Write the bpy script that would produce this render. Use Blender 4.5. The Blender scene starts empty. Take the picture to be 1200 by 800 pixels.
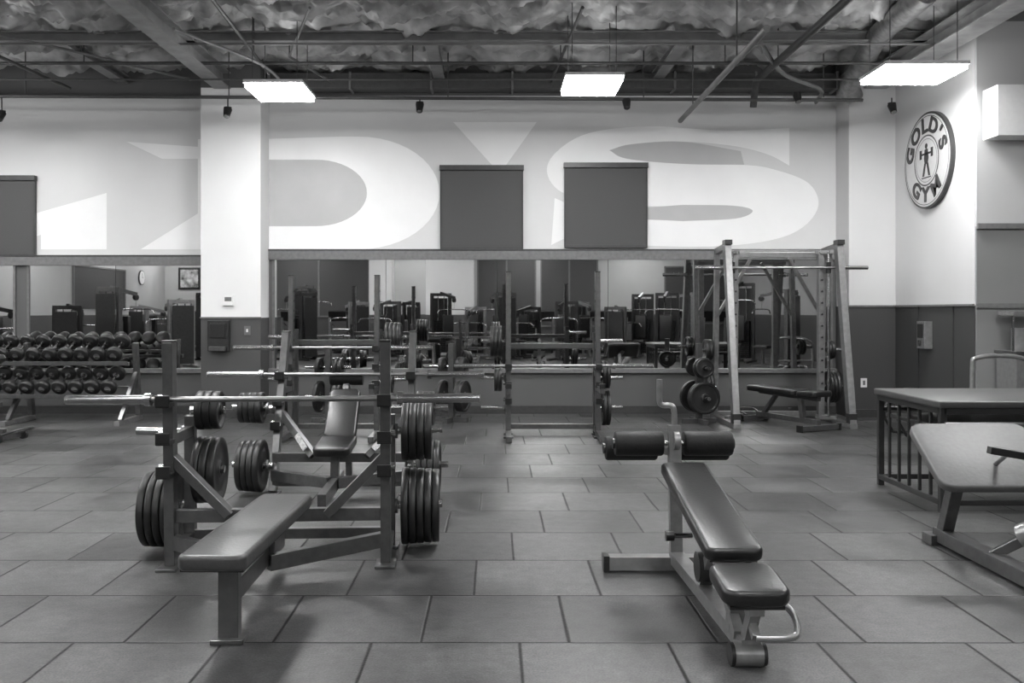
import bpy, bmesh, math, random
from mathutils import Vector, Matrix, noise
random.seed(7)
SC=bpy.context.scene
F=1050.0; CH=1.4; BW=12.3
def PX(px,d): return (px-580)*d/F
def PZ(py,d): return CH+(365-py)*d/F

# ---------------------------------------------------------------- materials
def mat(name,col,rough=0.5,metal=0.0,var=0.15,scale=20,bump=0.0,spec=0.5,coat=0.0,bd=.01):
    m=bpy.data.materials.new(name); m.use_nodes=True
    nt=m.node_tree; b=nt.nodes['Principled BSDF']
    tc=nt.nodes.new('ShaderNodeTexCoord'); n=nt.nodes.new('ShaderNodeTexNoise')
    n.inputs['Scale'].default_value=scale; n.inputs['Detail'].default_value=5
    nt.links.new(tc.outputs['Object'],n.inputs['Vector'])
    r=nt.nodes.new('ShaderNodeMapRange')
    r.inputs['From Min'].default_value=.3; r.inputs['From Max'].default_value=.7
    r.inputs['To Min'].default_value=col*(1-var); r.inputs['To Max'].default_value=col*(1+var)
    nt.links.new(n.outputs['Fac'],r.inputs['Value'])
    nt.links.new(r.outputs['Result'],b.inputs['Base Color'])
    b.inputs['Roughness'].default_value=rough; b.inputs['Metallic'].default_value=metal
    b.inputs['Specular IOR Level'].default_value=spec
    b.inputs['Coat Weight'].default_value=coat
    if bump>0:
        bp=nt.nodes.new('ShaderNodeBump'); bp.inputs['Strength'].default_value=bump
        bp.inputs['Distance'].default_value=bd
        nt.links.new(n.outputs['Fac'],bp.inputs['Height']); nt.links.new(bp.outputs['Normal'],b.inputs['Normal'])
    return m
def emis(name,s):
    m=bpy.data.materials.new(name); m.use_nodes=True; b=m.node_tree.nodes['Principled BSDF']
    b.inputs['Base Color'].default_value=(.8,.8,.8,1)
    b.inputs['Emission Color'].default_value=(1,1,1,1); b.inputs['Emission Strength'].default_value=s
    return m
def banded(name,levels,rough=.5,bump=.05):
    m=bpy.data.materials.new(name); m.use_nodes=True; nt=m.node_tree; b=nt.nodes['Principled BSDF']
    g=nt.nodes.new('ShaderNodeNewGeometry'); s=nt.nodes.new('ShaderNodeSeparateXYZ')
    nt.links.new(g.outputs['Position'],s.inputs[0])
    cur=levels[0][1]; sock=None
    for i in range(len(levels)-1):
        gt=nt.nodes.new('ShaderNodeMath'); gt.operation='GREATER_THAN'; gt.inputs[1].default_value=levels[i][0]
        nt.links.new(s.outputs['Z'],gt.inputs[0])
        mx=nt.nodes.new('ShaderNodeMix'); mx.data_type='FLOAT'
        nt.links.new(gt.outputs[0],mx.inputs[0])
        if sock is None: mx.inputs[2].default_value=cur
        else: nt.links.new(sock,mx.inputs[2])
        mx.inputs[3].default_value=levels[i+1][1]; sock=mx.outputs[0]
    n=nt.nodes.new('ShaderNodeTexNoise'); n.inputs['Scale'].default_value=1.3; n.inputs['Detail'].default_value=6
    nt.links.new(g.outputs['Position'],n.inputs['Vector'])
    r=nt.nodes.new('ShaderNodeMapRange'); r.inputs['To Min'].default_value=.92; r.inputs['To Max'].default_value=1.08
    nt.links.new(n.outputs['Fac'],r.inputs['Value'])
    mu=nt.nodes.new('ShaderNodeMath'); mu.operation='MULTIPLY'
    nt.links.new(sock,mu.inputs[0]); nt.links.new(r.outputs['Result'],mu.inputs[1])
    nt.links.new(mu.outputs[0],b.inputs['Base Color']); b.inputs['Roughness'].default_value=rough
    return m

M_FRAME=mat('frame_grey',.105,.28,.6)
M_FRAMED=mat('frame_dark',.028,.33,.3)
M_SILVER=mat('frame_silver',.26,.28,.6)
M_SMITH=mat('frame_smith_silver',.19,.32,.5)
M_CHROME=mat('chrome',.40,.22,1.0,.08)
M_STEELD=mat('steel_bar',.24,.33,.9,.1)
M_RUB=mat('black_rubber',.011,.45,0,.25,30,.1)
M_IRON=mat('cast_iron',.010,.42,.0,.3,30,.2)
M_VINYL=mat('vinyl_black',.009,.33,0,.2,60,.1)
M_VINYLG=mat('vinyl_grey',.040,.33,0,.15,60,.1)
M_BOARD=mat('pad_light_grey',.080,.5,0,.1,40,.1)
M_BOARD2=mat('pad_mid_grey',.04,.42,0,.1,40,.1)
M_LABEL=mat('label_white',.4,.4,0,.5,45)
M_BLACK=mat('black_plastic',.011,.32)
M_FOAM=mat('foam_black',.007,.6,0,.2,50,.2,.35)
M_SCREEN=mat('shade_fabric',.05,.6,0,.06,80,.1)
M_TRIM=mat('trim_grey',.13,.4)
M_TRIMD=mat('trim_dark',.035,.4)
M_W1=mat('mural_white',.77,.5,0,.03,2)
M_W2=mat('mural_grey',.41,.5,0,.05,2)
M_BEAM=mat('beam_paint',.15,.5,.1,.2,6)
M_PIPE=mat('pipe_dark',.06,.5,.2)
M_WHITE=mat('white_enamel',.7,.4,0,.03)
M_LAMP=emis('lamp_panel',58)
M_LAMP1=emis('lamp_panel_first_row',58)
M_LAMP2=emis('lamp_panel_room',34)
M_CEILFILL=emis('added_ceiling_fill',4.2)  # weak glow added only to brighten the ceiling insulation

# ---------------------------------------------------------------- builder
def frame(d,up=Vector((0,0,1))):
    d=d.normalized()
    if abs(d.dot(up))>.98: up=Vector((0,1,0))
    s=d.cross(up).normalized(); u=s.cross(d).normalized()
    return s,u,d
def catmull(P,res=8):
    P=[Vector(p) for p in P]; Q=[]; E=[P[0]*2-P[1]]+P+[P[-1]*2-P[-2]]
    for i in range(1,len(E)-2):
        for k in range(res):
            t=k/res; a,b,c,d=E[i-1],E[i],E[i+1],E[i+2]
            Q.append(.5*((2*b)+(c-a)*t+(2*a-5*b+4*c-d)*t*t+(3*b-a-3*c+d)*t*t*t))
    Q.append(P[-1]); return Q
class B:
    def __init__(s,name): s.n=name; s.v=[]; s.f=[]; s.m=[]; s.sm=[]; s.mats=[]
    def add(s,vs,fs,mt,smooth=False):
        if mt not in s.mats: s.mats.append(mt)
        k=s.mats.index(mt); o=len(s.v)
        s.v+= [tuple(v) for v in vs]
        for f in fs:
            s.f.append([i+o for i in f]); s.m.append(k); s.sm.append(smooth)
    def box(s,c,sz,mt,R=None):
        c=Vector(c); h=Vector(sz)/2; vs=[]
        for x in(-1,1):
            for y in(-1,1):
                for z in(-1,1):
                    p=Vector((x*h.x,y*h.y,z*h.z))
                    if R is not None: p=R@p
                    vs.append(c+p)
        s.add(vs,[(0,1,3,2),(4,6,7,5),(0,4,5,1),(2,3,7,6),(0,2,6,4),(1,5,7,3)],mt)
    def b2(s,x0,x1,y0,y1,z0,z1,mt): s.box(((x0+x1)/2,(y0+y1)/2,(z0+z1)/2),(abs(x1-x0),abs(y1-y0),abs(z1-z0)),mt)
    def beam(s,p0,p1,w,h,mt,up=(0,0,1)):
        p0=Vector(p0);p1=Vector(p1); a,u,d=frame(p1-p0,Vector(up)); vs=[]
        for p in(p0,p1):
            for i,j in((-1,-1),(1,-1),(1,1),(-1,1)): vs.append(p+a*i*w/2+u*j*h/2)
        s.add(vs,[(3,2,1,0),(4,5,6,7),(0,1,5,4),(1,2,6,5),(2,3,7,6),(3,0,4,7)],mt)
    def cyl(s,p0,p1,r,mt,n=20,r2=None):
        p0=Vector(p0);p1=Vector(p1); a,u,d=frame(p1-p0); r2=r if r2 is None else r2; vs=[]
        for p,q in((p0,r),(p1,r2)):
            for i in range(n):
                t=2*math.pi*i/n; vs.append(p+a*math.cos(t)*q+u*math.sin(t)*q)
        s.add(vs,[(i,(i+1)%n,n+(i+1)%n,n+i) for i in range(n)],mt,True)
        s.add(vs[:n],[list(range(n))[::-1]],mt); s.add(vs[n:],[list(range(n))],mt)
    def lathe(s,prof,o,axis,mt,n=32):
        o=Vector(o); a,u,d=frame(Vector(axis)); vs=[]
        for r,t in prof:
            for i in range(n):
                q=2*math.pi*i/n; vs.append(o+d*t+a*math.cos(q)*r+u*math.sin(q)*r)
        fs=[]
        for k in range(len(prof)-1):
            for i in range(n): fs.append((k*n+i,k*n+(i+1)%n,(k+1)*n+(i+1)%n,(k+1)*n+i))
        s.add(vs,fs,mt,True)
    def sweep(s,pts,r,mt,n=12,smooth=True,res=8):
        P=[Vector(p) for p in pts]
        if smooth and len(P)>2: P=catmull(P,res)
        vs=[]; a,u,d=frame(P[1]-P[0])
        for i,p in enumerate(P):
            dn=(P[min(i+1,len(P)-1)]-P[max(i-1,0)]).normalized()
            a=(a-dn*a.dot(dn)).normalized(); u=a.cross(dn).normalized()
            for k in range(n):
                t=2*math.pi*k/n; vs.append(p+a*math.cos(t)*r+u*math.sin(t)*r)
        fs=[]
        for j in range(len(P)-1):
            for i in range(n): fs.append((j*n+i,j*n+(i+1)%n,(j+1)*n+(i+1)%n,(j+1)*n+i))
        s.add(vs,fs,mt,True)
        s.add(vs[:n],[list(range(n))],mt); s.add(vs[-n:],[list(range(n))],mt)
    def pad(s,c,sz,mt,R=None,r=.02,corner=None):
        bm=bmesh.new(); bmesh.ops.create_cube(bm,size=1)
        for v in bm.verts: v.co=Vector((v.co.x*sz[0],v.co.y*sz[1],v.co.z*sz[2]))
        if corner:
            ed=[e for e in bm.edges if abs(e.verts[0].co.z-e.verts[1].co.z)>1e-5]
            bmesh.ops.bevel(bm,geom=ed,offset=corner,segments=5,profile=.5,affect='EDGES')
            ed=[e for e in bm.edges if abs(e.verts[0].co.z-e.verts[1].co.z)<1e-5]
            bmesh.ops.bevel(bm,geom=ed,offset=r,segments=3,profile=.5,affect='EDGES')
        else:
            bmesh.ops.bevel(bm,geom=bm.edges[:],offset=r,segments=4,profile=.5,affect='EDGES')
        bm.verts.index_update(); c=Vector(c)
        vs=[c+(R@v.co if R is not None else v.co) for v in bm.verts]
        fs=[[v.index for v in f.verts] for f in bm.faces]; bm.free()
        s.add(vs,fs,mt,True)
    def done(s,bevel=0.0,loc=None,rot=0,parent=None):
        me=bpy.data.meshes.new(s.n); me.from_pydata(s.v,[],s.f)
        for m in s.mats: me.materials.append(m)
        for p,k,q in zip(me.polygons,s.m,s.sm): p.material_index=k; p.use_smooth=q
        me.update()
        bm=bmesh.new(); bm.from_mesh(me); bmesh.ops.recalc_face_normals(bm,faces=bm.faces[:]); bm.to_mesh(me); bm.free()
        ob=bpy.data.objects.new(s.n,me); SC.collection.objects.link(ob)
        if loc: ob.location=loc
        ob.rotation_euler[2]=math.radians(rot)
        if parent: ob.parent=parent
        if bevel>0:
            bv=ob.modifiers.new('bevel','BEVEL'); bv.width=bevel; bv.segments=2; bv.limit_method='ANGLE'; bv.angle_limit=math.radians(50)
        return ob
def Rx(a): return Matrix.Rotation(math.radians(a),3,'X')
def Ry(a): return Matrix.Rotation(math.radians(a),3,'Y')
def Rz(a): return Matrix.Rotation(math.radians(a),3,'Z')

# ---------------------------------------------------------------- floor
TS=.628
FLOORC=.048
def floor_mat():
    m=bpy.data.materials.new('rubber_tile_floor'); m.use_nodes=True; nt=m.node_tree; b=nt.nodes['Principled BSDF']
    N=nt.nodes.new; L=nt.links.new
    g=N('ShaderNodeNewGeometry'); s=N('ShaderNodeSeparateXYZ'); L(g.outputs['Position'],s.inputs[0])
    def M(op,a,bv=None,cl=False):
        n=N('ShaderNodeMath'); n.operation=op; n.use_clamp=cl
        for i,x in enumerate((a,bv)):
            if x is None: continue
            if isinstance(x,(int,float)): n.inputs[i].default_value=x
            else: L(x,n.inputs[i])
        return n.outputs[0]
    def NZ(scale,det,rg,lo,hi):
        n=N('ShaderNodeTexNoise'); n.inputs['Scale'].default_value=scale; n.inputs['Detail'].default_value=det; n.inputs['Roughness'].default_value=rg; L(g.outputs['Position'],n.inputs['Vector'])
        t=N('ShaderNodeMapRange'); t.inputs['From Min'].default_value=.3; t.inputs['From Max'].default_value=.7; t.inputs['To Min'].default_value=lo; t.inputs['To Max'].default_value=hi; L(n.outputs['Fac'],t.inputs['Value'])
        return n.outputs['Fac'],t.outputs[0]
    v=M('DIVIDE',M('SUBTRACT',s.outputs['Y'],3.161),TS)
    row=M('FLOOR',v); fv=M('FRACT',v)
    u=M('SUBTRACT',M('DIVIDE',M('SUBTRACT',s.outputs['X'],.105),TS),M('MULTIPLY',row,1/3))
    col=M('FLOOR',u); fu=M('FRACT',u)
    eu=M('MINIMUM',fu,M('SUBTRACT',1,fu)); ev=M('MINIMUM',fv,M('SUBTRACT',1,fv))
    e=M('MULTIPLY',M('MINIMUM',eu,ev),TS)
    mr=N('ShaderNodeMapRange'); mr.interpolation_type='SMOOTHSTEP'; mr.inputs['From Min'].default_value=.002; mr.inputs['From Max'].default_value=.010
    L(e,mr.inputs['Value'])
    cx=N('ShaderNodeCombineXYZ'); L(col,cx.inputs[0]); L(row,cx.inputs[1])
    wn=N('ShaderNodeTexWhiteNoise'); wn.noise_dimensions='2D'; L(cx.outputs[0],wn.inputs['Vector'])
    t=N('ShaderNodeMapRange'); t.inputs['To Min'].default_value=.62; t.inputs['To Max'].default_value=1.38; L(wn.outputs['Value'],t.inputs['Value'])
    n1,t1=NZ(1.3,8,.72,.45,1.55)
    n2,t2=NZ(110,3,.5,.5,1.5)
    n3,t3=NZ(14,6,.7,.6,1.4)
    c=M('MULTIPLY',M('MULTIPLY',M('MULTIPLY',M('MULTIPLY',t.outputs[0],t1),t2),t3),FLOORC)
    c=M('MULTIPLY',c,M('ADD',M('MULTIPLY',mr.outputs[0],.75),.25))
    L(c,b.inputs['Base Color'])
    rr=N('ShaderNodeMapRange'); rr.inputs['From Min'].default_value=.3; rr.inputs['From Max'].default_value=.7; rr.inputs['To Min'].default_value=.30; rr.inputs['To Max'].default_value=.52; L(n1,rr.inputs['Value']); L(rr.outputs[0],b.inputs['Roughness'])
    sp=M('ADD',M('MULTIPLY',mr.outputs[0],.4),.1); L(sp,b.inputs['Specular IOR Level'])
    bp=N('ShaderNodeBump'); bp.inputs['Strength'].default_value=.5; bp.inputs['Distance'].default_value=.006; L(mr.outputs[0],bp.inputs['Height'])
    bp2=N('ShaderNodeBump'); bp2.inputs['Strength'].default_value=.3; bp2.inputs['Distance'].default_value=.003; L(n2,bp2.inputs['Height']); L(bp.outputs[0],bp2.inputs['Normal'])
    bp3=N('ShaderNodeBump'); bp3.inputs['Strength'].default_value=.3; bp3.inputs['Distance'].default_value=.006; L(n3,bp3.inputs['Height']); L(bp2.outputs[0],bp3.inputs['Normal'])
    L(bp3.outputs[0],b.inputs['Normal'])
    return m
XL,XR,YR=-12.0,9.0,-8.0
b=B('floor'); b.b2(XL,XR,YR,BW,-.1,0,floor_mat()); b.done()

# ---------------------------------------------------------------- walls
CZ=4.95
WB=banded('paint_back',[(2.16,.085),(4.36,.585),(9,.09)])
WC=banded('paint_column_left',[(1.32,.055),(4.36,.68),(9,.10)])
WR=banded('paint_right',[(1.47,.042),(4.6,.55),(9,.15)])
WR2=banded('paint_recess',[(2.34,.19),(4.6,.42),(9,.15)])
WO=banded('paint_other',[(1.3,.06),(3.4,.38),(9,.10)])
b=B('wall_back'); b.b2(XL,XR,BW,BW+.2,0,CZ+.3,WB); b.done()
b=B('wall_left'); b.b2(XL-.2,XL,YR,BW,0,CZ+.3,WO); b.done()
b=B('wall_rear'); b.b2(XL,XR,YR-.2,YR,0,CZ+.3,WO); b.done()
b=B('wall_right'); b.b2(XR,XR+.2,YR,9.9,0,CZ+.3,WO); b.done()
b=B('wall_right_return'); b.b2(5.3,XR,9.9,BW,0,CZ+.3,WR)
b.b2(5.31,XR,9.88,9.9,0,CZ+.3,WR2); b.b2(5.31,XR,9.84,9.88,2.31,2.37,M_TRIM); b.b2(5.31,XR,9.85,9.88,1.44,1.49,M_TRIM); b.done()
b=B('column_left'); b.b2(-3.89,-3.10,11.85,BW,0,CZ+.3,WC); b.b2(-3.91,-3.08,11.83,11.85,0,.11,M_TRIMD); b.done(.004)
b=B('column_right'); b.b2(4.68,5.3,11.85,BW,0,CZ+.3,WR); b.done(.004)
b=B('wall_soffit'); b.b2(5.36,XR,9.55,9.84,3.28,3.82,M_WHITE); b.done()
b=B('baseboard_back'); b.b2(-3.1,4.68,BW-.02,BW,0,.11,M_TRIMD); b.b2(XL,-3.91,BW-.02,BW,0,.11,M_TRIMD); b.done()
b=B('baseboard_right'); b.b2(5.28,5.3,9.9,11.85,0,.11,M_TRIMD); b.b2(4.68,5.3,11.83,11.85,0,.11,M_TRIMD); b.done()
b=B('trim_1'); b.b2(-3.10,4.68,BW-.05,BW,2.11,2.24,M_TRIM); b.b2(-3.1,4.68,BW-.06,BW,2.235,2.255,M_TRIMD); b.b2(-3.1,4.68,BW-.06,BW,.56,.62,M_TRIM); b.done(.004)
b=B('trim_2'); b.b2(XL,-3.89,BW-.05,BW,2.03,2.16,M_TRIM); b.b2(XL,-3.89,BW-.06,BW,2.155,2.175,M_TRIMD); b.b2(XL,-3.89,BW-.06,BW,.56,.62,M_TRIM); b.done(.004)
b=B('trim_3'); b.b2(5.275,5.3,9.9,11.84,1.46,1.485,M_TRIM); b.b2(4.66,5.3,11.83,11.85,1.46,1.485,M_TRIM)
for y in (10.35,11.2): b.b2(5.285,5.3,y-.006,y+.006,.11,1.46,M_TRIMD)
b.done()
b=B('trim_4'); b.b2(-3.9,-3.09,11.835,11.85,1.31,1.33,M_TRIM); b.done()
# mirrors
MM=bpy.data.materials.new('mirror'); MM.use_nodes=True; q=MM.node_tree.nodes['Principled BSDF']
q.inputs['Metallic'].default_value=1; q.inputs['Roughness'].default_value=.012
nz=MM.node_tree.nodes.new('ShaderNodeTexNoise'); nz.inputs['Scale'].default_value=.7
mr=MM.node_tree.nodes.new('ShaderNodeMapRange'); mr.inputs['To Min'].default_value=.66; mr.inputs['To Max'].default_value=.74
MM.node_tree.links.new(nz.outputs['Fac'],mr.inputs['Value']); MM.node_tree.links.new(mr.outputs[0],q.inputs['Base Color'])
def mirror(x0,x1,z0,z1,n):
    b=B('wall_mirror'); w=(x1-x0)/n
    for i in range(n): b.b2(x0+i*w+.003,x0+(i+1)*w-.003,BW-.012,BW-.002,z0,z1,MM)
    b.b2(x0-.03,x0,BW-.03,BW,z0,z1,M_TRIM); b.b2(x1,x1+.03,BW-.03,BW,z0,z1,M_TRIM)
    b.done()
mirror(-3.02,4.60,.62,2.11,5)
mirror(-6.38,-4.02,.60,2.03,2)
mirror(-11.5,-6.6,.60,2.03,3)

# ---------------------------------------------------------------- mural
def W(px,py): return (PX(px,BW),PZ(py,BW))
b=B('wall_mural')
def flat(pts,m,lay):
    y=BW-.0015-.0012*lay
    vs=[(W(p[0],p[1])[0],y,W(p[0],p[1])[1]) for p in pts]; b.add(vs,[list(range(len(vs)))],m)
def arc(cx,cy,rx,ry,a0,a1,n=24): return [(cx+rx*math.cos(math.radians(a0+(a1-a0)*i/n)),cy-ry*math.sin(math.radians(a0+(a1-a0)*i/n))) for i in range(n+1)]
def cv(pts,res=6): return [(p.x,p.y) for p in catmull([(a,c,0) for a,c in pts],res)]
flat([(148,166),(232,172)]+[(232,163)]+[(305,163),(400,160)]+arc(420,226,95,66,90,-90)+[(300,292),(165,292),(232,250),(232,186),(190,186)],M_W1,0)
flat([(300,187)]+arc(370,226,60,39,90,-90)+[(300,265)],M_W2,1)
flat([(0,262),(125,226),(125,292),(48,292),(48,275),(0,292)],M_W1,0)
flat([(531,143),(629,143),(592,195),(578,195)],M_W1,0)
S =[(925,147)]+cv([(925,150),(850,153),(760,148),(690,156),(652,178),(641,202),(660,226),(715,239),(790,242),(862,242),(881,247)])
S+=cv([(862,255),(800,258),(740,256),(690,248),(650,232)])+[(646,287)]
S+=cv([(662,279),(740,287),(850,288),(925,275),(958,245),(948,215),(905,198),(868,193),(800,192),(735,186),(714,176)])
S+=cv([(740,169),(800,166),(860,171),(900,181),(925,194)])
flat(S,M_W1,0)
flat(cv([(714,176),(740,169),(800,166),(868,177)])+[(872,193)]+cv([(868,193),(800,192),(735,186),(714,176)])[:-1],M_W2,1)
flat([(757,243)]+cv([(800,240),(860,241),(882,247),(862,256),(800,259)])+[(757,257)],M_W2,1)
b.done()

def shade(px0,px1,py0,py1):
    x0,z1=W(px0,py0); x1,z0=W(px1,py1); b=B('window_shade')
    b.b2(x0,x1,BW-.05,BW-.03,z0,z1-.03,M_SCREEN)
    b.b2(x0-.02,x1+.02,BW-.08,BW,z1-.05,z1+.02,M_TRIMD)
    b.b2(x0-.01,x1+.01,BW-.06,BW-.02,z0-.02,z0+.02,M_TRIMD)
    for x in(x0,x1): b.b2(x-.012,x+.012,BW-.05,BW,z0,z1,M_TRIMD)
    b.done(.003)
shade(517,612,196,291); shade(662,757,193,289); shade(-60,42,208,299); 

# ---------------------------------------------------------------- ceiling
def ceil():
    m=mat('insulation_blanket',.42,.42,.12,.5,3.5,.8,.5,0,.03)
    b=B('ceiling')
    def grid(y0,y1,nx,ny):
        vs=[];fs=[]
        for j in range(ny+1):
            for i in range(nx+1):
                x=XL+(XR-XL)*i/nx; y=y0+(y1-y0)*(j/ny)
                sx=abs(math.sin(math.pi*(x+.4)/1.25+.5*noise.noise(Vector((x*.8,y,0))))); sy=abs(math.sin(math.pi*(y-.3)/.62))
                tb=noise.turbulence(Vector((x*1.6,y*2.6,.3)),4,True)
                rg=(1-abs(noise.noise(Vector((x*3.4,y*5.5,2))))*2)**3
                rg2=(1-abs(noise.noise(Vector((x*7,y*9,5))))*2)**3
                z=CZ-.05-.17*(sx*sy)**.7-.10*tb-.07*rg-.045*rg2
                vs.append((x,y,z))
        for j in range(ny):
            for i in range(nx):
                a=j*(nx+1)+i; fs.append((a,a+nx+1,a+nx+2,a+1))
        b.add(vs,fs,m,True)
    grid(7.6,BW,420,110); grid(YR,7.6,150,110)
    b.b2(XL,XR,YR,BW,CZ+.12,CZ+.3,M_PIPE)
    b.done()
ceil()
def ibeam(name,p0,p1,w,h,m=M_BEAM):
    b=B(name); p0=Vector(p0);p1=Vector(p1); u=Vector((0,0,1))
    b.beam(p0+u*(h/2),p1+u*(h/2),w,.016,m); b.beam(p0-u*(h/2),p1-u*(h/2),w,.016,m); b.beam(p0,p1,.014,h,m); b.done()
ibeam('ceiling_beam',(XL,10.45,4.60),(XR,10.45,4.60),.12,.10)
ibeam('ceiling_beam',(XL,9.0,4.60),(XR,9.0,4.60),.10,.10)
for y in (6.5,3.8,1,-2,-5): ibeam('ceiling_beam',(XL,y,4.60),(XR,y,4.60),.12,.12)
GP=mat('girder_paint',.22,.5,.1,.2,6)
ibeam('ceiling_girder',(-3.6,YR,4.45),(-3.6,11.84,4.45),.22,.2,GP)
ibeam('ceiling_girder',(5.02,YR,4.45),(5.02,11.84,4.45),.3,.2,mat('girder_paint_light',.30,.5,.1,.2,6))
ibeam('ceiling_girder',(-9,YR,4.45),(-9,BW,4.45),.26,.2,GP)
for x in (-5.1,-.75,2.2): ibeam('ceiling_joist',(x,10.5,4.58),(x,BW,4.58),.15,.09,GP)
b=B('ceiling_duct'); b.b2(-3.05,4.6,12.02,BW,4.40,4.60,M_PIPE)
for i in range(8): b.b2(-3.05+i*1.09,-3.02+i*1.09,12.0,BW,4.38,4.62,M_BEAM)
b.done(.004)
b=B('ceiling_flexible_duct')
b.sweep([(4.35,9.0,4.62),(4.45,10.4,4.6),(4.6,11.2,4.5),(4.60,11.6,4.33),(4.68,11.72,4.2)],.13,mat('duct_foil',.26,.35,.6,.3,14,.4),16); b.done()
def pipe(pts,r,m=M_PIPE,smooth=False,drops=()):
    b=B('ceiling_pipe'); b.sweep(pts,r,m,10,smooth)
    for x,y,z in drops: b.cyl((x,y,z),(x,y,CZ-.15),.008,M_PIPE,8)
    b.done(); return b
pipe([(XL,11.45,4.18),(4.7,11.45,4.10)],.022,drops=[(x,11.45,4.14) for x in (-6,-3.4,-.6,1.9,4.2)])
pipe([(XL,10.9,4.42),(5.25,10.9,4.42)],.02,drops=[(x,10.9,4.42) for x in (-5,-1,2.8)])
pipe([(XL,10.05,4.40),(5.25,10.05,4.40)],.014,M_BEAM)
pipe([(XL,11.2,4.30),(5.25,11.2,4.30)],.012,M_PIPE)
pipe([(2.43,8,3.93),(2.43,11.75,3.90)],.032,M_BEAM,drops=[(2.43,9,3.93),(2.43,11,3.93)])
pipe([(3.35,8,4.36),(3.35,11.5,4.36),(3.35,11.62,4.05)],.045,M_PIPE,drops=[(3.35,10.6,4.36)])
pipe([(-2.7,8,4.42),(-2.85,11.3,4.40)],.02,drops=[(-2.8,10.4,4.4)])
pipe([(-6.2,9.3,4.5),(-4.9,10.6,4.46),(-4.0,11.8,4.45)],.016,M_BEAM,drops=[(-4.9,10.6,4.46)])
pipe([(-1.9,9.2,4.52),(-2.5,10.9,4.5),(-2.2,12.0,4.48)],.016,M_BEAM,drops=[(-2.5,10.9,4.5)])
pipe([(.9,9.2,4.52),(.75,12.0,4.48)],.018,drops=[(.8,10.9,4.5)])
pipe([(-3.3,9.2,4.3),(-2.75,10.5,4.3),(-2.7,11.6,4.3)],.018,M_BEAM,True)
pipe([(-5.9,8.6,4.36),(-5.6,11.8,4.34)],.022,M_PIPE)
pipe([(3.0,10.2,4.5),(3.5,10.9,4.3),(4.1,11.3,4.2),(4.3,12.0,4.2)],.025,M_BEAM,True)

def spot(px,py,d=11.45):
    x=PX(px,d); z=PZ(py,d); b=B('track_spotlight')
    b.cyl((x,d,4.13),(x,d,z+.05),.01,M_PIPE,8); b.cyl((x,d,z+.06),(x,d,z+.02),.05,M_BLACK,16,.045)
    b.cyl((x,d,z+.03),(x,d-.06,z-.07),.055,M_FRAMED,18,.04); b.cyl((x,d-.06,z-.07),(x,d-.063,z-.075),.035,M_CHROME,18); b.done()
for p in [(267,131),(492,125),(734,121),(934,114),(1045,126),(2,135)]: spot(*p)

# ---------------------------------------------------------------- light fixtures (drop-lens panels)
def fixture(x0,x1,y0,y1,z,lamp=None):
    lamp=lamp or M_LAMP
    b=B('ceiling_light_fixture')
    b.b2(x0,x1,y0,y1,z+.045,z+.08,M_WHITE)
    t=.015
    b.b2(x0+t,x1-t,y0+t,y1-t,z,z+.045,lamp)
    b.b2(x0+.1,x1-.1,y0+.1,y1-.1,z+.08,z+.09,M_CEILFILL)  # added glowing panel on the housing top, lifts the dark ceiling
    for x in(x0+.08,x1-.08):
        for y in (y0+.1,y1-.1): b.cyl((x,y,z+.07),(x,y,CZ-.15),.005,M_PIPE,6)
    b.done()
fixture(-2.80,-2.14,9.95,10.7,3.90)
fixture(.76,1.40,9.65,10.4,3.90)
fixture(4.02,4.88,9.2,9.9,3.90)
fixture(-6.9,-6.25,9.9,10.7,3.90)
fixture(-10.4,-9.7,9.7,10.7,3.90)
for x in (-9.8,-5.9,-2.6,1.1,4.6): fixture(x-.4,x+.4,5.7,6.7,3.90,M_LAMP1)
for y in (1.8,-2.8,-6.4):
    for x in (-11,-7.0,-2.8,1.2,5.2):
        fixture(x-.4,x+.4,y-.5,y+.5,3.90,M_LAMP2)

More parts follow.
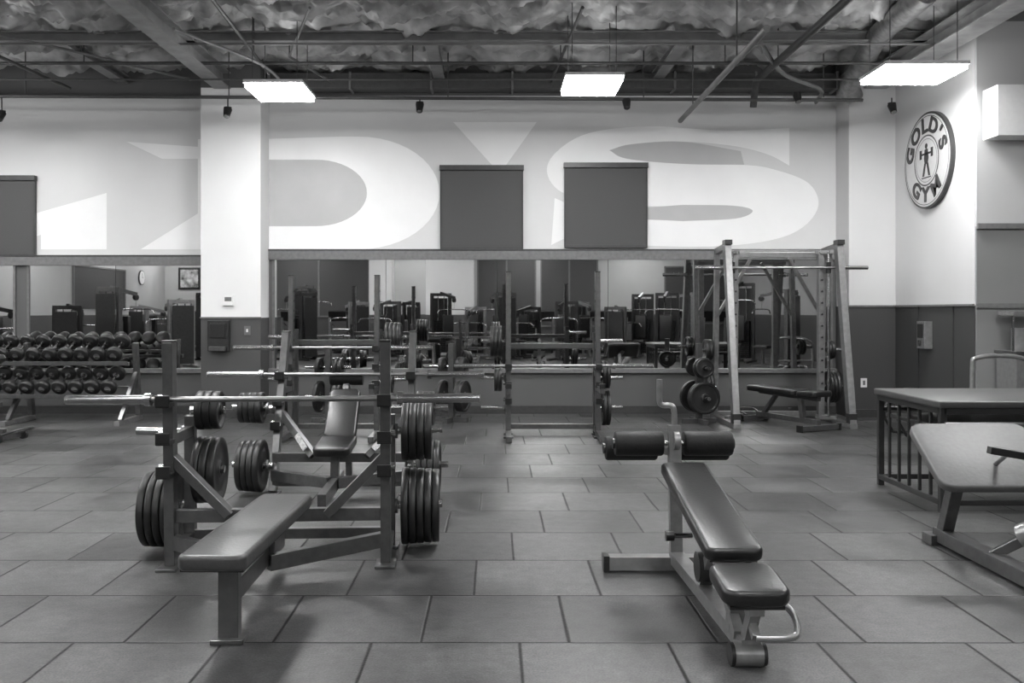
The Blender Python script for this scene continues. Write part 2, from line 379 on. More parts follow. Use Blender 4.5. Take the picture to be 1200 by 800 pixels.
# ---------------------------------------------------------------- sign
def glyph(ch,size,off=.0,ext=.004):
    cu=bpy.data.curves.new('g','FONT'); cu.body=ch; cu.size=size; cu.align_x='CENTER'; cu.align_y='CENTER'; cu.extrude=ext; cu.offset=off
    ob=bpy.data.objects.new('g',cu); SC.collection.objects.link(ob); bpy.context.view_layer.update()
    dg=bpy.context.evaluated_depsgraph_get(); e=ob.evaluated_get(dg); me=e.to_mesh()
    vs=[v.co.copy() for v in me.vertices]; fs=[list(p.vertices) for p in me.polygons]; e.to_mesh_clear()
    bpy.data.objects.remove(ob); bpy.data.curves.remove(cu); return vs,fs
M_SIGNW=mat('sign_white',.5,.4,0,.03); M_SIGND=mat('sign_dark',.03,.4)
def sign():
    b=B('round_wall_sign'); C=Vector((5.3,10.89,3.236)); R=.585
    def T(u,v,n): return C+Vector((-n,-u,v))
    def disc(r,n0,n1,m):
        b.cyl(T(0,0,n0),T(0,0,n1),r,m,64)
    disc(R,0,.05,M_SIGND); disc(R*.955,.05,.056,M_SIGNW)
    def ring(r0,r1,n,m):
        N=64; vs=[]
        for i in range(N):
            a=2*math.pi*i/N
            for r in(r0,r1): vs.append(T(r*math.cos(a),r*math.sin(a),n))
        b.add(vs,[(2*i,2*i+1,(2*i+3)%(2*N),(2*i+2)%(2*N)) for i in range(N)],m)
    ring(R*.50,R*.53,.0575,M_SIGND); ring(R*.44,R*.45,.0575,M_SIGND); ring(R*.91,R*.925,.0575,M_SIGND)
    def letter(ch,ang,flip=False,size=.25,sx=1.2):
        vs,fs=glyph(ch,size,.008); rr=R*.72; a=math.radians(ang)
        rot=a-math.pi/2 if not flip else a+math.pi/2; out=[]
        for v in vs:
            x=v.x*sx; y=v.y
            u=math.cos(rot)*x-math.sin(rot)*y+rr*math.cos(a); w=math.sin(rot)*x+math.cos(rot)*y+rr*math.sin(a)
            out.append(T(u,w,.061+v.z))
        b.add(out,fs,M_SIGND)
    for ch,a in zip("GOLD'S",(163,128,96,65,41,20)): letter(ch,a)
    for ch,a in zip("GYM",(234,268,305)): letter(ch,a,True)
    def poly(pts): b.add([T(u,v,.0585) for u,v in pts],[list(range(len(pts)))],M_SIGND)
    poly([(-.04,.14),(.04,.14),(.06,.03),(.04,-.04),(-.04,-.04),(-.06,.03)])
    poly([(.035*math.cos(i),.175+.035*math.sin(i)) for i in [k*.628 for k in range(10)]])
    poly([(-.05,-.03),(0,-.03),(-.05,-.19),(-.10,-.19),(-.08,-.12)]); poly([(.05,-.03),(0,-.03),(.05,-.19),(.10,-.19),(.08,-.12)])
    poly([(-.14,.07),(.14,.07),(.14,.095),(-.14,.095)]); poly([(-.17,.03),(-.11,.03),(-.11,.14),(-.17,.14)]); poly([(.17,.03),(.11,.03),(.11,.14),(.17,.14)])
    poly([(-.12,-.2),(.12,-.2),(.12,-.215),(-.12,-.215)])
    b.done()
sign()

# ---------------------------------------------------------------- equipment
def plate(b,o,ax,R,T,m=M_IRON):
    b.lathe([(.027,-T*.5),(R*.24,-T*.5),(R*.27,-T*.28),(R*.80,-T*.25),(R*.84,-T*.5),(R*.975,-T*.5),(R,-T*.38),(R,T*.38),(R*.975,T*.5),(R*.84,T*.5),(R*.80,T*.25),(R*.27,T*.28),(R*.24,T*.5),(.027,T*.5),(.027,-T*.5)],o,ax,m,36)
def barbell(x,y,z,rot=0,L=2.2):
    b=B('barbell'); h=L/2; s=.655
    b.cyl((-s,0,0),(s,0,0),.0145,M_STEELD)
    for k in(-1,1):
        b.cyl((k*s,0,0),(k*(s+.03),0,0),.036,M_CHROME); b.cyl((k*(s+.03),0,0),(k*h,0,0),.025,M_CHROME,24)
        b.cyl((k*h,0,0),(k*(h+.006),0,0),.019,M_STEELD)
        b.cyl((k*.25,0,0),(k*.55,0,0),.0155,M_STEELD)
    return b.done(.002,(x,y,z),rot)

def press_bench(X,D,rot,half,topz,barz,ybot=0.,ytop=-.05,bench='flat',rear=.5,plates=(),pegs=(.24,.47,.80),inpegs=(),inplates=(),name='bench_press_station',fm=M_FRAME,padm=M_VINYLG):
    b=B(name)
    def yz(z): return ybot+(ytop-ybot)*z/topz
    for s in(-1,1):
        x=s*half
        b.beam((x,ybot,.012),(x,ytop,topz),.055,.085,fm,(0,1,0)); 
        b.box((x,ytop,topz+.004),(.06,.09,.012),M_BLACK)
        b.box((x,ybot-.03,.008),(.11,.17,.016),fm); 
        for i,z in enumerate((barz,barz-.2,barz-.38)):
            y=yz(z)-.045
            b.box((x,y-.04,z-.03),(.075,.10,.025),M_BLACK); b.box((x,y-.085,z-.005),(.075,.018,.06),M_BLACK)
            b.cyl((x+s*.03,y+.03,z),(x+s*.055,y+.03,z),.02,M_CHROME,12)
        if rear>ybot+.1 or rear<ybot-.1:
            b.beam((x,rear,.012),(x,rear,max(pegs)+.1),.06,.06,fm,(0,1,0)); b.box((x,rear,.008),(.1,.12,.016),fm)
            b.beam((x,ybot,.07),(x,rear,.07),.05,.07,fm); b.beam((x,yz(.7),.70),(x,rear,.70),.045,.06,fm)
        for z in pegs:
            b.cyl((x,rear,z),(x+s*.31,rear,z+.01),.024,M_CHROME,16); b.cyl((x+s*.03,rear,z),(x+s*.045,rear,z),.045,fm,16)
        if bench!='none':
            b.beam((s*(half-.01),yz(.60)+.01,.60),(s*(half-.32),ybot-.02,.285),.05,.085,fm,(0,1,0))
            a=Vector((s*(half-.09),yz(.5)-.03,.52)); c=Vector((s*(half-.26),ybot-.055,.35))
            b.beam(a,c,.045,.006,M_LABEL,(0,1,0))
            b.beam((s*half,ybot-.0,.14),(s*.03,ybot-.45 if bench=='flat' else ybot-.3,.14),.05,.08,fm)
    for s,z in inpegs: b.cyl((s*half,rear,z),(s*(half-.2),rear,z),.024,M_CHROME,16)
    if bench!='none': b.beam((-half,ybot+.0,.28),(half,ybot+.0,.28),.05,.07,fm)
    b.beam((-half,rear,.09),(half,rear,.09),.05,.06,fm)
    if bench=='flat':
        b.beam((0,-1.12,.20),(0,ybot,.15),.06,.09,fm); b.beam((0,-1.13,.012),(0,-1.13,.375),.085,.065,fm,(0,1,0)); b.box((0,-1.13,.010),(.14,.12,.02),fm)
        b.beam((.03,-.42,.16),(.03,-.42,.375),.06,.06,fm,(0,1,0)); b.beam((0,-1.3,.36),(.05,-.2,.36),.09,.03,fm)
        b.pad((.035,-.815,.405),(.275,1.22,.065),padm,Rz(-4),.018,.04)
        b.box((.035,-.815,.373),(.255,1.18,.012),M_BLACK,Rz(-4))
    elif bench=='incline':
        b.beam((0,-.75,.10),(0,ybot,.14),.06,.09,fm); b.box((0,-.75,.02),(.5,.07,.04),fm)
        b.beam((0,-.25,.12),(0,-.22,.38),.06,.06,fm,(0,1,0)); b.beam((0,ybot,.3),(0,.20,.72),.06,.06,fm,(0,1,0))
        b.pad((0,-.22,.40),(.27,.42,.07),M_VINYL,Rx(6),.02,.05)
        b.pad((0,.10,.60),(.25,.46,.06),M_VINYL,Rx(50),.02,.05)
        b.cyl((-.13,.30,.86),(.13,.30,.86),.05,M_FOAM,20); b.beam((0,.2,.72),(0,.33,.88),.05,.04,fm,(0,1,0))
        b.box((0,.42,.05),(.5,.08,.03),fm); b.beam((0,.30,.80),(0,.42,.07),.05,.05,fm,(0,1,0))
    else:
        b.beam((-half,rear,max(pegs)-.05),(half,rear,max(pegs)-.05),.05,.06,fm)
        for s in(-1,1):   # spotter arms
            b.beam((s*half,yz(.55),.55),(s*half,yz(.55)-.45,.55),.05,.06,fm); b.box((s*half,yz(.55)-.44,.60),(.06,.02,.06),M_BLACK)
            b.beam((s*half,ybot,.05),(s*half,ybot-.5,.04),.06,.06,fm)
            for k in range(9): b.cyl((s*half-.032,yz(.75+k*.11),.75+k*.11),(s*half+.032,yz(.75+k*.11),.75+k*.11),.015,M_BLACK,8)
    ob=b.done(.004,(X,D,0),rot)
    if plates:
        p=B('weight_plates'); T=.045
        for s,z,R,n in plates:
            for i in range(n): plate(p,(s*(half+.07+T*.5+i*T),rear,z-.0),(1,0,0),R*(1-.012*i),T*.93)
        for s,z,R,n in inplates:
            for i in range(n): plate(p,(s*(half-.045-T*.5-i*T),rear,z-.0),(1,0,0),R*(1-.012*i),T*.93)
        p.done(0,(0,0,0),0,ob)
    a=math.radians(rot); yb=yz(barz)-.085
    barbell(X-math.sin(a)*yb,D+math.cos(a)*yb,barz+.0,rot)
    return ob

press_bench(-1.19,4.95,3,.585,1.235,.93,rear=.36,plates=[(1,.245,.225,5),(1,.69,.175,4),(-1,.245,.225,4)],inplates=[(-1,.47,.195,3),(-1,.82,.115,3)],inpegs=[(-1,.47),(-1,.82)],pegs=(.245,.69))
press_bench(-1.19,6.9,0,.52,1.23,.90,0,.45,'incline',rear=.0,plates=[(1,.215,.20,4),(-1,.215,.20,4),(1,.65,.14,3),(-1,.66,.12,4)],pegs=(.215,.655),name='incline_bench_press_station')
press_bench(.65,10.0,0,.5,1.84,.80,0,.05,'none',rear=.25,plates=[(-1,1.06,.18,3),(-1,.62,.13,2),(1,.3,.2,2),(1,.68,.16,2)],pegs=(.3,.64,1.06),name='squat_rack')
press_bench(-1.8,10.0,0,.48,1.80,1.0,0,.05,'none',rear=.25,plates=[(1,1.10,.18,4),(1,.6,.13,2),(-1,.64,.16,2),(-1,.3,.2,2)],pegs=(.3,.62,1.10),name='squat_rack')

def decline():
    b=B('decline_bench'); fm=M_SILVER; x=1.0
    b.beam((x+.01,3.53,.075),(x-.02,4.85,.075),.075,.06,fm)
    b.cyl((x-.07,3.55,.045),(x+.07,3.55,.045),.045,M_RUB,20); b.cyl((x-.055,3.55,.045),(x+.055,3.55,.045),.048,fm,20)
    b.beam((.61,4.85,.045),(1.35,4.85,.045),.08,.07,fm)
    for s in(.60,1.36): b.box((s,4.85,.045),(.03,.09,.085),M_BLACK)
    b.beam((x,4.30,.09),(x,4.05,.34),.06,.05,fm,(0,1,0)); b.beam((x,3.74,.08),(x,3.68,.29),.065,.06,fm,(0,1,0))
    b.beam((x,3.42,.255),(x,3.70,.285),.06,.04,fm); b.beam((x,3.70,.285),(x,4.72,.47),.065,.045,fm)
    b.beam((x-.02,3.6,.10),(x,4.05,.30),.04,.04,fm)
    b.beam((x-.02,4.85,.05),(x-.02,4.90,.78),.065,.055,fm,(0,1,0))
    b.beam((x-.01,4.70,.465),(x-.02,4.88,.49),.06,.05,fm)
    b.cyl((x-.05,4.22,.20),(x+.05,4.22,.20),.07,M_FRAMED,24); b.cyl((x-.04,4.36,.31),(x-.13,4.36,.31),.012,M_CHROME,10); b.cyl((x-.13,4.36,.31),(x-.17,4.36,.31),.025,M_BLACK,16)
    a=math.degrees(math.atan2(.19,1.05))
    b.pad((x,4.245,.42+.06),(.245,1.07,.06),M_VINYL,Rx(a),.018,.045)
    b.pad((x,3.535,.305+.02),(.262,.30,.065),M_VINYL,Rx(7),.02,.06)
    b.box((x,4.245,.445),(.2,1.0,.012),M_BLACK,Rx(a)); b.box((x,3.535,.285),(.21,.25,.012),M_BLACK,Rx(7))
    for s in(-.105,.105): b.beam((x+s,3.76,.4225),(x+s,4.73,.5985),.003,.003,M_FRAME)
    for y,z,h in ((4.93,.675,.322),(5.12,.62,.35)):
        b.cyl((x-.02-h,y,z),(x-.02+h,y,z),.015,M_CHROME,14)
        for s in(-1,1):
            b.lathe([(.02,.055),(.062,.058),(.068,.068),(.068,h-.012),(.062,h-.002),(.02,h)],(x-.02,y,z),(s,0,0),M_FOAM,28)
            b.cyl((x-.02+s*h,y,z),(x-.02+s*(h+.012),y,z),.03,M_BLACK,16)
    b.beam((x-.02,4.88,.64),(x-.02,5.12,.61),.04,.05,fm)
    b.cyl((x-.03,4.87,.70),(x+.0,4.87,.70),.05,fm,16)
    b.sweep([(x-.02,4.90,.76),(x-.02,4.90,.85),(x-.035,4.90,.885),(x-.085,4.90,.89),(x-.10,4.90,.92),(x-.10,4.90,1.03)],.016,fm,12)
    b.sweep([(x,3.56,.25),(x+.12,3.55,.25),(x+.165,3.50,.22),(x+.16,3.44,.17),(x+.12,3.42,.155),(x,3.43,.15)],.014,fm,12)
    b.beam((x,3.43,.15),(x,3.56,.25),.03,.03,fm,(0,1,0)); b.beam((x,3.45,.26),(x+.005,3.58,.08),.04,.05,fm,(0,1,0))
    b.done(.004)
decline()

def smith(X,D):
    b=B('smith_machine'); fm=M_SMITH; h=.695
    for s in(-1,1):
        x=s*h
        b.beam((x,-.42,.03),(x,.75,.03),.09,.06,fm)
        b.beam((x,-.36,.05),(x,.06,2.24),.08,.12,fm,(0,1,0))
        b.beam((x,.68,.05),(x,.55,2.2),.06,.09,fm,(0,1,0))
        b.beam((x,.02,2.22),(x,.58,2.18),.06,.08,fm)
        b.box((x,.04,2.26),(.09,.15,.06),M_FRAMED)
        b.cyl((x-s*.09,.15,.08),(x-s*.09,.15,2.16),.016,M_CHROME,14)
        b.beam((x-s*.15,.26,.06),(x-s*.15,.26,2.16),.075,.08,fm,(0,1,0))
        for i in range(12): b.cyl((x-s*.15,.20,.35+i*.145),(x-s*.15,.27,.35+i*.145),.014,M_BLACK,8)
        b.beam((x,.10,2.15),(x-s*.2,.28,2.15),.05,.05,fm); b.beam((x,.1,.07),(x-s*.2,.28,.07),.05,.05,fm)
        b.cyl((x-s*.09,.15,1.88),(x-s*.09,.15,2.02),.035,M_BLACK,16)
        for z in (.42,.9):
            b.cyl((x,.63,z),(x+s*.27,.63,z),.024,M_CHROME,14)
        b.beam((x-s*.02,.61,1.35),(x-s*.45,.58,2.1),.04,.05,fm,(0,1,0))
        b.box((x,-.36,.12),(.10,.1,.12),M_FRAMED)
    b.beam((-h,.56,2.16),(h,.56,2.16),.06,.08,fm); b.beam((-h,.30,2.12),(h,.30,2.12),.05,.07,fm); b.beam((-h,.68,.06),(h,.68,.06),.06,.07,fm)
    ob=b.done(.004,(X,D,0)); 
    p=B('weight_plates')
    for s,z,R,n in ((-1,.42,.21,2),(-1,.9,.14,2),(1,.42,.21,3),(1,.9,.12,2)):
        for i in range(n): plate(p,(s*(h+.08+i*.045),.63,z),(1,0,0),R,.042)
    p.done(0,None,0,ob)
    q=B('smith_barbell'); z=1.95; y=.11
    q.cyl((-.72,y,z),(.72,y,z),.0145,M_STEELD)
    for s in(-1,1): q.cyl((s*.74,y,z),(s*1.08,y,z),.025,M_CHROME); q.cyl((s*.72,y,z),(s*.75,y,z),.036,M_CHROME)
    q.done(0,None,0,ob)
smith(PX(919,11.1),11.1)
def plate_tree(X,D,rot=12):
    b=B('weight_plate_tree'); b.beam((0,0,.03),(0,0,1.0),.07,.07,M_FRAME,(0,1,0)); b.beam((-.22,0,.03),(.22,0,.03),.06,.06,M_FRAME); b.beam((0,-.22,.03),(0,.22,.03),.06,.06,M_FRAME)
    for z in(.33,.7):
        for s in(-1,1): b.cyl((0,s*.0,z),(0,s*.3,z),.022,M_CHROME,12)
        plate(b,(0,-.12,z),(0,1,0),.2 if z<.5 else .13,.05); plate(b,(0,-.17,z),(0,1,0),.2 if z<.5 else .12,.05); plate(b,(0,.12,z),(0,1,0),.2 if z<.5 else .12,.05)
    b.done(.003,(X,D,0),rot)
plate_tree(2.56,11.25)
plate_tree(-2.1,11.3,80)
plate_tree(-.55,11.4,70)

def utility_bench(X,D,rot,ang=0,name='adjustable_bench',padm=M_VINYL):
    b=B(name); fm=M_FRAME
    b.beam((0,-.5,.10),(0,.55,.10),.06,.06,fm); b.beam((-.28,-.5,.04),(.28,-.5,.04),.06,.06,fm); b.beam((-.22,.58,.05),(.22,.58,.05),.06,.06,fm)
    for s in(-.2,.2): b.cyl((s-.02,.62,.05),(s+.02,.62,.05),.05,M_RUB,18)
    for s in(-.3,.3): b.box((s,-.5,.04),(.03,.08,.08),M_BLACK)
    b.beam((0,-.25,.1),(0,-.2,.38),.06,.06,fm,(0,1,0)); b.beam((0,.45,.1),(0,.2,.38),.05,.05,fm,(0,1,0))
    b.beam((0,-.5,.37),(0,.5,.39),.06,.05,fm)
    b.pad((0,-.42,.43),(.30,.32,.07),padm,Rx(-4),.02,.05)
    R=Rx(ang); c=Vector((0,-.22,.43))+R@Vector((0,.42,0))
    b.pad(c,(.28,.84,.07),padm,R,.02,.05)
    b.beam((.1,.1,.2),(.16,.1,.2),.03,.03,M_CHROME)
    b.sweep([(-.12,.62,.08),(-.12,.8,.14),(.12,.8,.14),(.12,.62,.08)],.014,fm,10)
    b.done(.004,(X,D,0),rot)
utility_bench(PX(924,10.95),10.95,25)
utility_bench(-5.85,9.8,-100,35)

def preacher():
    b=B('preacher_curl_bench'); fm=M_FRAME
    b.beam((2.69,5.42,.06),(2.69,3.9,.06),.09,.08,fm)
    b.box((2.69,5.42,.03),(.16,.12,.06),fm); b.box((2.69,3.9,.03),(.5,.09,.06),fm)
    b.beam((2.69,5.36,.08),(2.69,5.20,.47),.07,.07,fm,(0,1,0))
    c=Vector((2.78,5.10,.575)); R=Rx(math.degrees(math.atan2(.29,.42)))
    b.pad(c,(.68,.52,.05),M_BOARD,R,.012,.07); b.box(c-R@Vector((0,0,.03)),(.62,.46,.016),M_BLACK,R)
    b.beam((2.69,5.20,.45),(2.78,5.1,.54),.07,.07,fm,(0,1,0))
    b.beam((2.69,4.35,.1),(2.75,4.50,.46),.07,.07,fm,(0,1,0)); b.pad((2.85,4.40,.50),(.34,.34,.07),M_VINYL,None,.02,.06)
    b.cyl((2.80,5.02,.54),(2.80,4.88,.63),.012,M_CHROME,10); b.beam((2.68,4.86,.65),(3.15,4.84,.57),.05,.04,M_BLACK)
    b.cyl((2.82,4.78,.20),(2.98,4.55,.36),.07,M_SILVER,24); b.beam((2.69,4.85,.08),(2.86,4.75,.22),.05,.05,fm)
    b.done(.004)
preacher()

def table(name,x0,x1,y0,y1,z):
    b=B(name); t=.045
    for x in(x0,x1):
        for y in(y0,y1): b.b2(x-t/2,x+t/2,y-t/2,y+t/2,0,z-.03,M_FRAMED)
        b.b2(x-t/2,x+t/2,y0,y1,z-.08,z-.035,M_FRAMED); b.b2(x-t/2,x+t/2,y0,y1,.05,.09,M_FRAMED); 
        for k in range(1,6):
            y=y0+(y1-y0)*k/6; b.b2(x-.011,x+.011,y-.011,y+.011,.09,z-.08,M_FRAMED)
    for y in(y0,y1): b.b2(x0,x1,y-t/2,y+t/2,z-.08,z-.035,M_FRAMED); b.b2(x0,x1,y-t/2,y+t/2,.05,.09,M_FRAMED)
    b.cyl((x0,y0-.03,z-.15),(x1,y0-.03,z-.15),.02,M_FRAME,12); b.cyl((x0,y1,z-.15),(x1,y1,z-.15),.02,M_FRAME,12)
    b.b2(x0,x1,y0+.1,y1-.1,z-.20,z-.17,M_FRAMED)
    b.pad(((x0+x1)/2,(y0+y1)/2,z-.012),(x1-x0+.08,y1-y0+.08,.05),M_BOARD2,None,.012)
    b.done(.004)
table('stretching_table',3.12,4.7,6.25,7.25,.765)

def db_rack(x0,x1,D):
    b=B('dumbbell_rack'); fm=M_FRAME; n=max(1,round((x1-x0)/1.4))
    tiers=((.86,.10),(.46,-.06))
    for i in range(n+1):
        x=x0+(x1-x0)*i/n
        b.beam((x,.28,.03),(x,.16,1.0),.06,.08,fm,(0,1,0)); b.beam((x,-.42,.03),(x,.32,.03),.07,.06,M_SILVER); b.beam((x,-.3,.05),(x,.2,.62),.05,.06,fm,(0,1,0))
    for z,y in tiers:
        for yy,zz in((-.14,-.06),(.14,.03)): b.beam((x0,y+yy,z+zz-.06),(x1,y+yy,z+zz-.06),.06,.04,fm)
        b.beam((x0,y-.19,z-.11),(x1,y-.19,z-.11),.01,.05,fm)
    ob=b.done(.003,(0,D,0))
    d=B('dumbbell_set')
    for z,y in tiers:
        k=int((x1-x0-.1)/.205)
        for i in range(k):
            x=x0+.13+i*.205; r=.094+.006*math.sin(i*.7); ax=Vector((0,1,.62)).normalized(); o=Vector((x,y,z+.08))
            for s in(-1,1):
                c=o+ax*s*.15
                d.lathe([(.0,-.045),(r*.45,-.047),(r*.5,-.038),(r*.85,-.04),(r,-.03),(r,.03),(r*.85,.04),(0,.042)],c,ax,M_RUB,18)
                d.cyl(c-ax*.05,c-ax*.047,r*.40,M_CHROME,14)
            d.cyl(o-ax*.09,o+ax*.09,.016,M_CHROME,10)
    d.done(0,(0,0,0),0,ob)
db_rack(-7.4,-4.62,11.35)
db_rack(-11.6,-8.2,11.35)

b=B('wall_phone'); x=PX(258,11.85); z=PZ(393,11.85); b.b2(x-.14,x+.14,11.75,11.85,z-.2,z+.2,M_FRAMED); b.b2(x-.1,x+.1,11.73,11.75,z-.03,z+.16,M_BLACK); b.b2(x-.11,x+.11,11.71,11.76,z-.2,z-.14,M_FRAME); b.done(.006)
b=B('column_sign'); x=PX(268,11.85); z=PZ(352,11.85); b.b2(x-.07,x+.07,11.82,11.85,z-.07,z+.07,M_WHITE); b.b2(x-.045,x+.045,11.815,11.82,z-.01,z+.045,M_TRIM); b.done(.004)  # small sign plate on the left column
b=B('fire_extinguisher_box'); b.b2(5.20,5.3,10.85,11.05,.95,1.28,M_SILVER); b.b2(5.19,5.20,10.88,11.02,1.08,1.25,M_FRAMED); b.b2(5.18,5.19,10.92,10.98,.98,1.05,M_CHROME); b.done(.006)
xx,zz=PX(290,11.85),1.15
b=B('light_switch'); b.b2(xx-.04,xx+.04,11.835,11.85,zz-.06,zz+.06,M_TRIM); b.b2(xx-.012,xx+.012,11.83,11.836,zz-.02,zz+.02,M_WHITE); b.done(.002)
b=B('wall_outlet'); xx=PX(1012,11.85); b.b2(xx-.04,xx+.04,11.835,11.85,.4,.52,M_WHITE); b.b2(xx-.015,xx+.015,11.83,11.836,.43,.49,M_TRIM); b.done(.002)
b=B('towel_cabinet'); b.b2(5.5,6.5,9.45,9.83,0,.95,M_TRIM); b.b2(5.48,6.52,9.42,9.84,.95,.98,M_FRAME); b.b2(5.5,6.5,9.5,9.8,1.36,1.40,M_TRIM)
for x in(5.5,5.83,6.16,6.49): b.b2(x-.01,x+.01,9.5,9.52,.98,1.36,M_CHROME)
for x in(5.66,5.98,6.3): b.cyl((x,9.65,.98),(x,9.65,1.22),.09,M_TRIM,20)
b.done(.004)
b=B('grab_rail'); b.sweep([(4.85,9.1,.0),(4.85,9.1,.8),(4.9,9.1,.93),(5.2,9.1,.95),(5.4,9.1,.90),(5.48,9.1,.75),(5.48,9.1,0)],.024,M_SILVER,12)
b.sweep([(4.85,9.1,.55),(5.48,9.1,.55)],.018,M_SILVER,10,False); b.done()
b=B('ab_crunch_frame')
for s in(0,.35): b.sweep([(4.55,9.9+s,.03),(4.45,9.9+s,.25),(4.6,9.9+s,.48),(4.85,9.9+s,.50),(5.0,9.9+s,.30),(5.02,9.9+s,.03),(4.8,9.9+s,.02),(4.55,9.9+s,.03)],.017,M_BLACK,10)
b.cyl((4.7,9.88,.51),(4.7,10.27,.51),.02,M_FOAM,12); b.cyl((4.8,9.9,.03),(4.8,10.25,.03),.017,M_BLACK,10); b.pad((4.9,10.07,.10),(.2,.28,.06),M_VINYL,None,.02); b.done()

# ---------------------------------------------------------------- area behind the camera (seen in the mirrors)
def cable_machine(X,D,rot=0,fm=M_FRAMED,H=2.15):
    b=B('cable_weight_machine')
    for s in(-1,1):
        b.beam((s*.3,0,.02),(s*.3,0,H),.08,.10,fm,(0,1,0)); b.beam((s*.3,-.3,.03),(s*.3,.9,.03),.07,.06,fm)
        b.cyl((s*.1,0,.1),(s*.1,0,H-.05),.012,M_CHROME,10)
    b.beam((-.34,0,H),(.34,0,H),.08,.09,fm); b.beam((0,0,H+.05),(0,.8,H-.1),.07,.08,fm)
    for i in range(18): b.box((0,0,.18+i*.055),(.40,.16,.05),M_BLACK)
    b.b2(-.28,.28,-.12,-.10,.1,H-.1,M_FRAMED)
    b.cyl((-.03,.78,H-.17),(.03,.78,H-.17),.07,M_BLACK,20); b.cyl((0,.78,H-.2),(0,.78,H-.45),.006,M_STEELD,6)
    b.sweep([(-.55,.78,H-.55),(-.4,.78,H-.45),(.4,.78,H-.45),(.55,.78,H-.55)],.016,M_CHROME,10)
    b.pad((0,.75,.5),(.36,.40,.09),M_VINYL,None,.02,.05); b.pad((0,.42,.95),(.34,.09,.7),M_VINYL,None,.02); b.beam((0,.75,.03),(0,.75,.46),.07,.07,fm,(0,1,0)); b.beam((0,0,.05),(0,.85,.05),.07,.06,fm)
    b.beam((0,.35,.05),(0,.35,1.2),.06,.06,fm,(0,1,0))
    b.done(.004,(X,D,0),rot)
def treadmill(X,D,rot=0):
    b=B('treadmill'); b.b2(-.4,.4,-.9,.9,.08,.2,M_FRAMED); b.b2(-.25,.25,-.85,.7,.2,.215,M_RUB)
    for s in(-1,1):
        b.beam((s*.38,.75,.1),(s*.36,.9,1.2),.07,.1,M_SILVER,(0,1,0)); b.sweep([(s*.36,.88,1.0),(s*.36,.6,1.0),(s*.36,.3,.92)],.025,M_BLACK,10)
        for y in(-.8,.8): b.cyl((s*.33-.03,y,.05),(s*.33+.03,y,.05),.05,M_RUB,12)
    b.box((0,.9,1.25),(.8,.08,.35),M_BLACK,Rx(-20)); b.box((0,.855,1.27),(.4,.01,.2),M_SILVER,Rx(-20)); b.done(.005,(X,D,0),rot)
for i,(x,y) in enumerate([(-5.4,-1.3),(-4.1,-2.4),(-3.0,-1.1),(-2.6,-3.3),(-1.6,-2.0),(-.6,-3.3),(.3,-1.5),(1.1,-3.0),(2.1,-1.6),(2.6,-3.2),(3.6,-2.2),(4.6,-3.3),(5.0,-1.4),(6.0,-2.6),(-5.9,-3.2),(-8.3,-1.2),(-7.6,-3.2),(-7.8,2.3),(-8.6,4.6),(-10.2,3.2),(-10.5,6.4),(-9.6,.4),(7.4,2.2),(7.4,5.2),(6.9,-.4)]):
    cable_machine(x,y,random.uniform(0,360),[M_FRAMED,M_SILVER,M_FRAME,M_BLACK][i%4],random.choice([1.65,1.9,2.15,1.5]))
for x in(-10.3,-9.1,-8,-6.8,-5.2,-4,-.8,.4,1.6,3.6,4.8,6,7.4): treadmill(x,-6.5,0)
WCR=banded('paint_column_rear',[(1.3,.07),(4.4,.6),(9,.1)])
for x0,x1 in ((-2.25,-.7),(-4.1,-3.35),(-9.3,-8.6)):
    b=B('column_rear'); b.b2(x0,x1,-5.3,-4.6,0,CZ+.2,WCR); b.done()
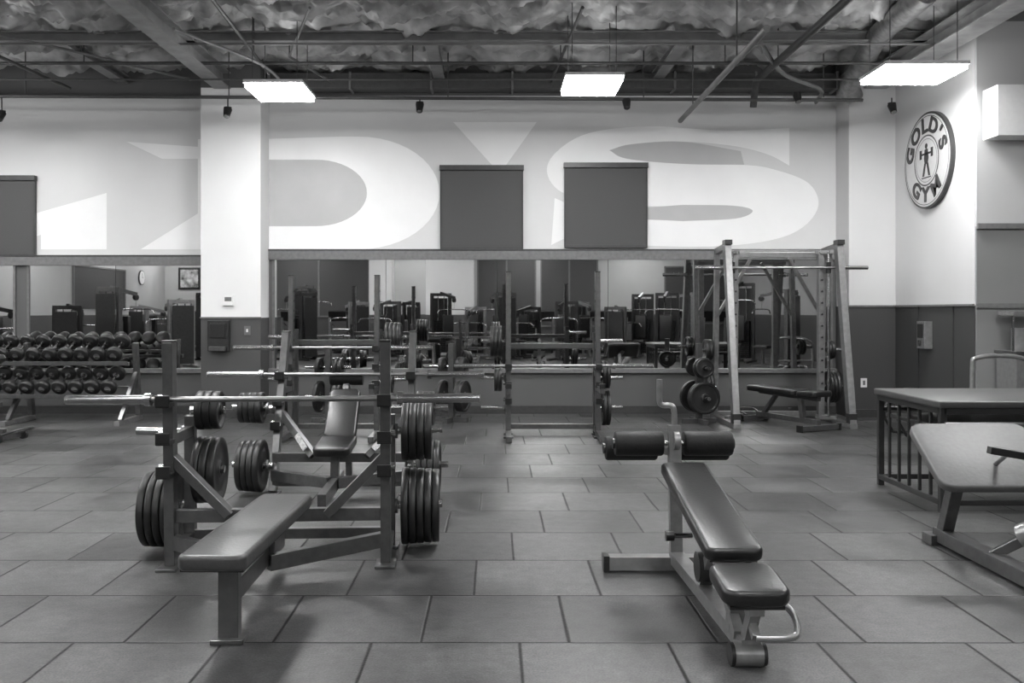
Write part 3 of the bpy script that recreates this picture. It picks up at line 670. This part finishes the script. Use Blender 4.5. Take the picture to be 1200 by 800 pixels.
def window(i,x0,x1,z0,z1):
    b=B('window_%d'%i); b.b2(x0,x1,YR,YR+.03,z0,z1,M_SCREEN); b.b2(x0-.05,x0,YR,YR+.06,z0-.05,z1+.05,M_TRIM); b.b2(x1,x1+.05,YR,YR+.06,z0-.05,z1+.05,M_TRIM); b.b2(x0,x1,YR,YR+.06,z1,z1+.05,M_TRIM); b.b2(x0,x1,YR,YR+.06,z0-.05,z0,M_TRIM); b.b2((x0+x1)/2-.03,(x0+x1)/2+.03,YR,YR+.05,z0,z1,M_TRIM); b.done()
window(1,-8.2,-4.6,1.25,3.3); window(2,-.6,1.45,.3,3.3); window(3,1.7,3.7,.9,3.3); window(4,6.2,8.4,1.0,3.0)
b=B('window_5'); b.b2(XL,XL+.03,-4.4,-.9,1.48,2.7,M_SCREEN); b.b2(XL,XL+.05,-4.45,-4.4,1.43,2.75,M_TRIM); b.b2(XL,XL+.05,-.9,-.85,1.43,2.75,M_TRIM); b.b2(XL,XL+.05,-4.45,-.85,2.7,2.75,M_TRIM); b.done()
b=B('wall_clock'); b.cyl((XL,-5.8,2.55),(XL+.04,-5.8,2.55),.25,M_BLACK,32); b.cyl((XL+.04,-5.8,2.55),(XL+.045,-5.8,2.55),.22,M_WHITE,32); b.b2(XL+.045,XL+.05,-5.81,-5.79,2.55,2.7,M_BLACK); b.b2(XL+.045,XL+.05,-5.9,-5.8,2.54,2.56,M_BLACK); b.done()
b=B('framed_poster'); b.b2(-11.5,-10.7,YR+.001,YR+.04,2.2,3.0,M_BLACK); b.b2(-11.42,-10.78,YR+.04,YR+.045,2.28,2.92,mat('poster_print',.3,.5,0,.9,6)); b.done()

# ---------------------------------------------------------------- world, camera
w=bpy.data.worlds.new('world'); SC.world=w; w.use_nodes=True
w.node_tree.nodes['Background'].inputs[0].default_value=(.5,.5,.5,1); w.node_tree.nodes['Background'].inputs[1].default_value=.3
cam=bpy.data.cameras.new('camera'); co=bpy.data.objects.new('camera',cam); SC.collection.objects.link(co)
co.location=(0,0,CH); co.rotation_euler=(math.radians(90),0,0); cam.sensor_width=36; cam.lens=36*F/1200
cam.shift_x=20/1200; cam.shift_y=-35/1200; cam.clip_start=.05
SC.camera=co
SC.view_settings.view_transform='Standard'
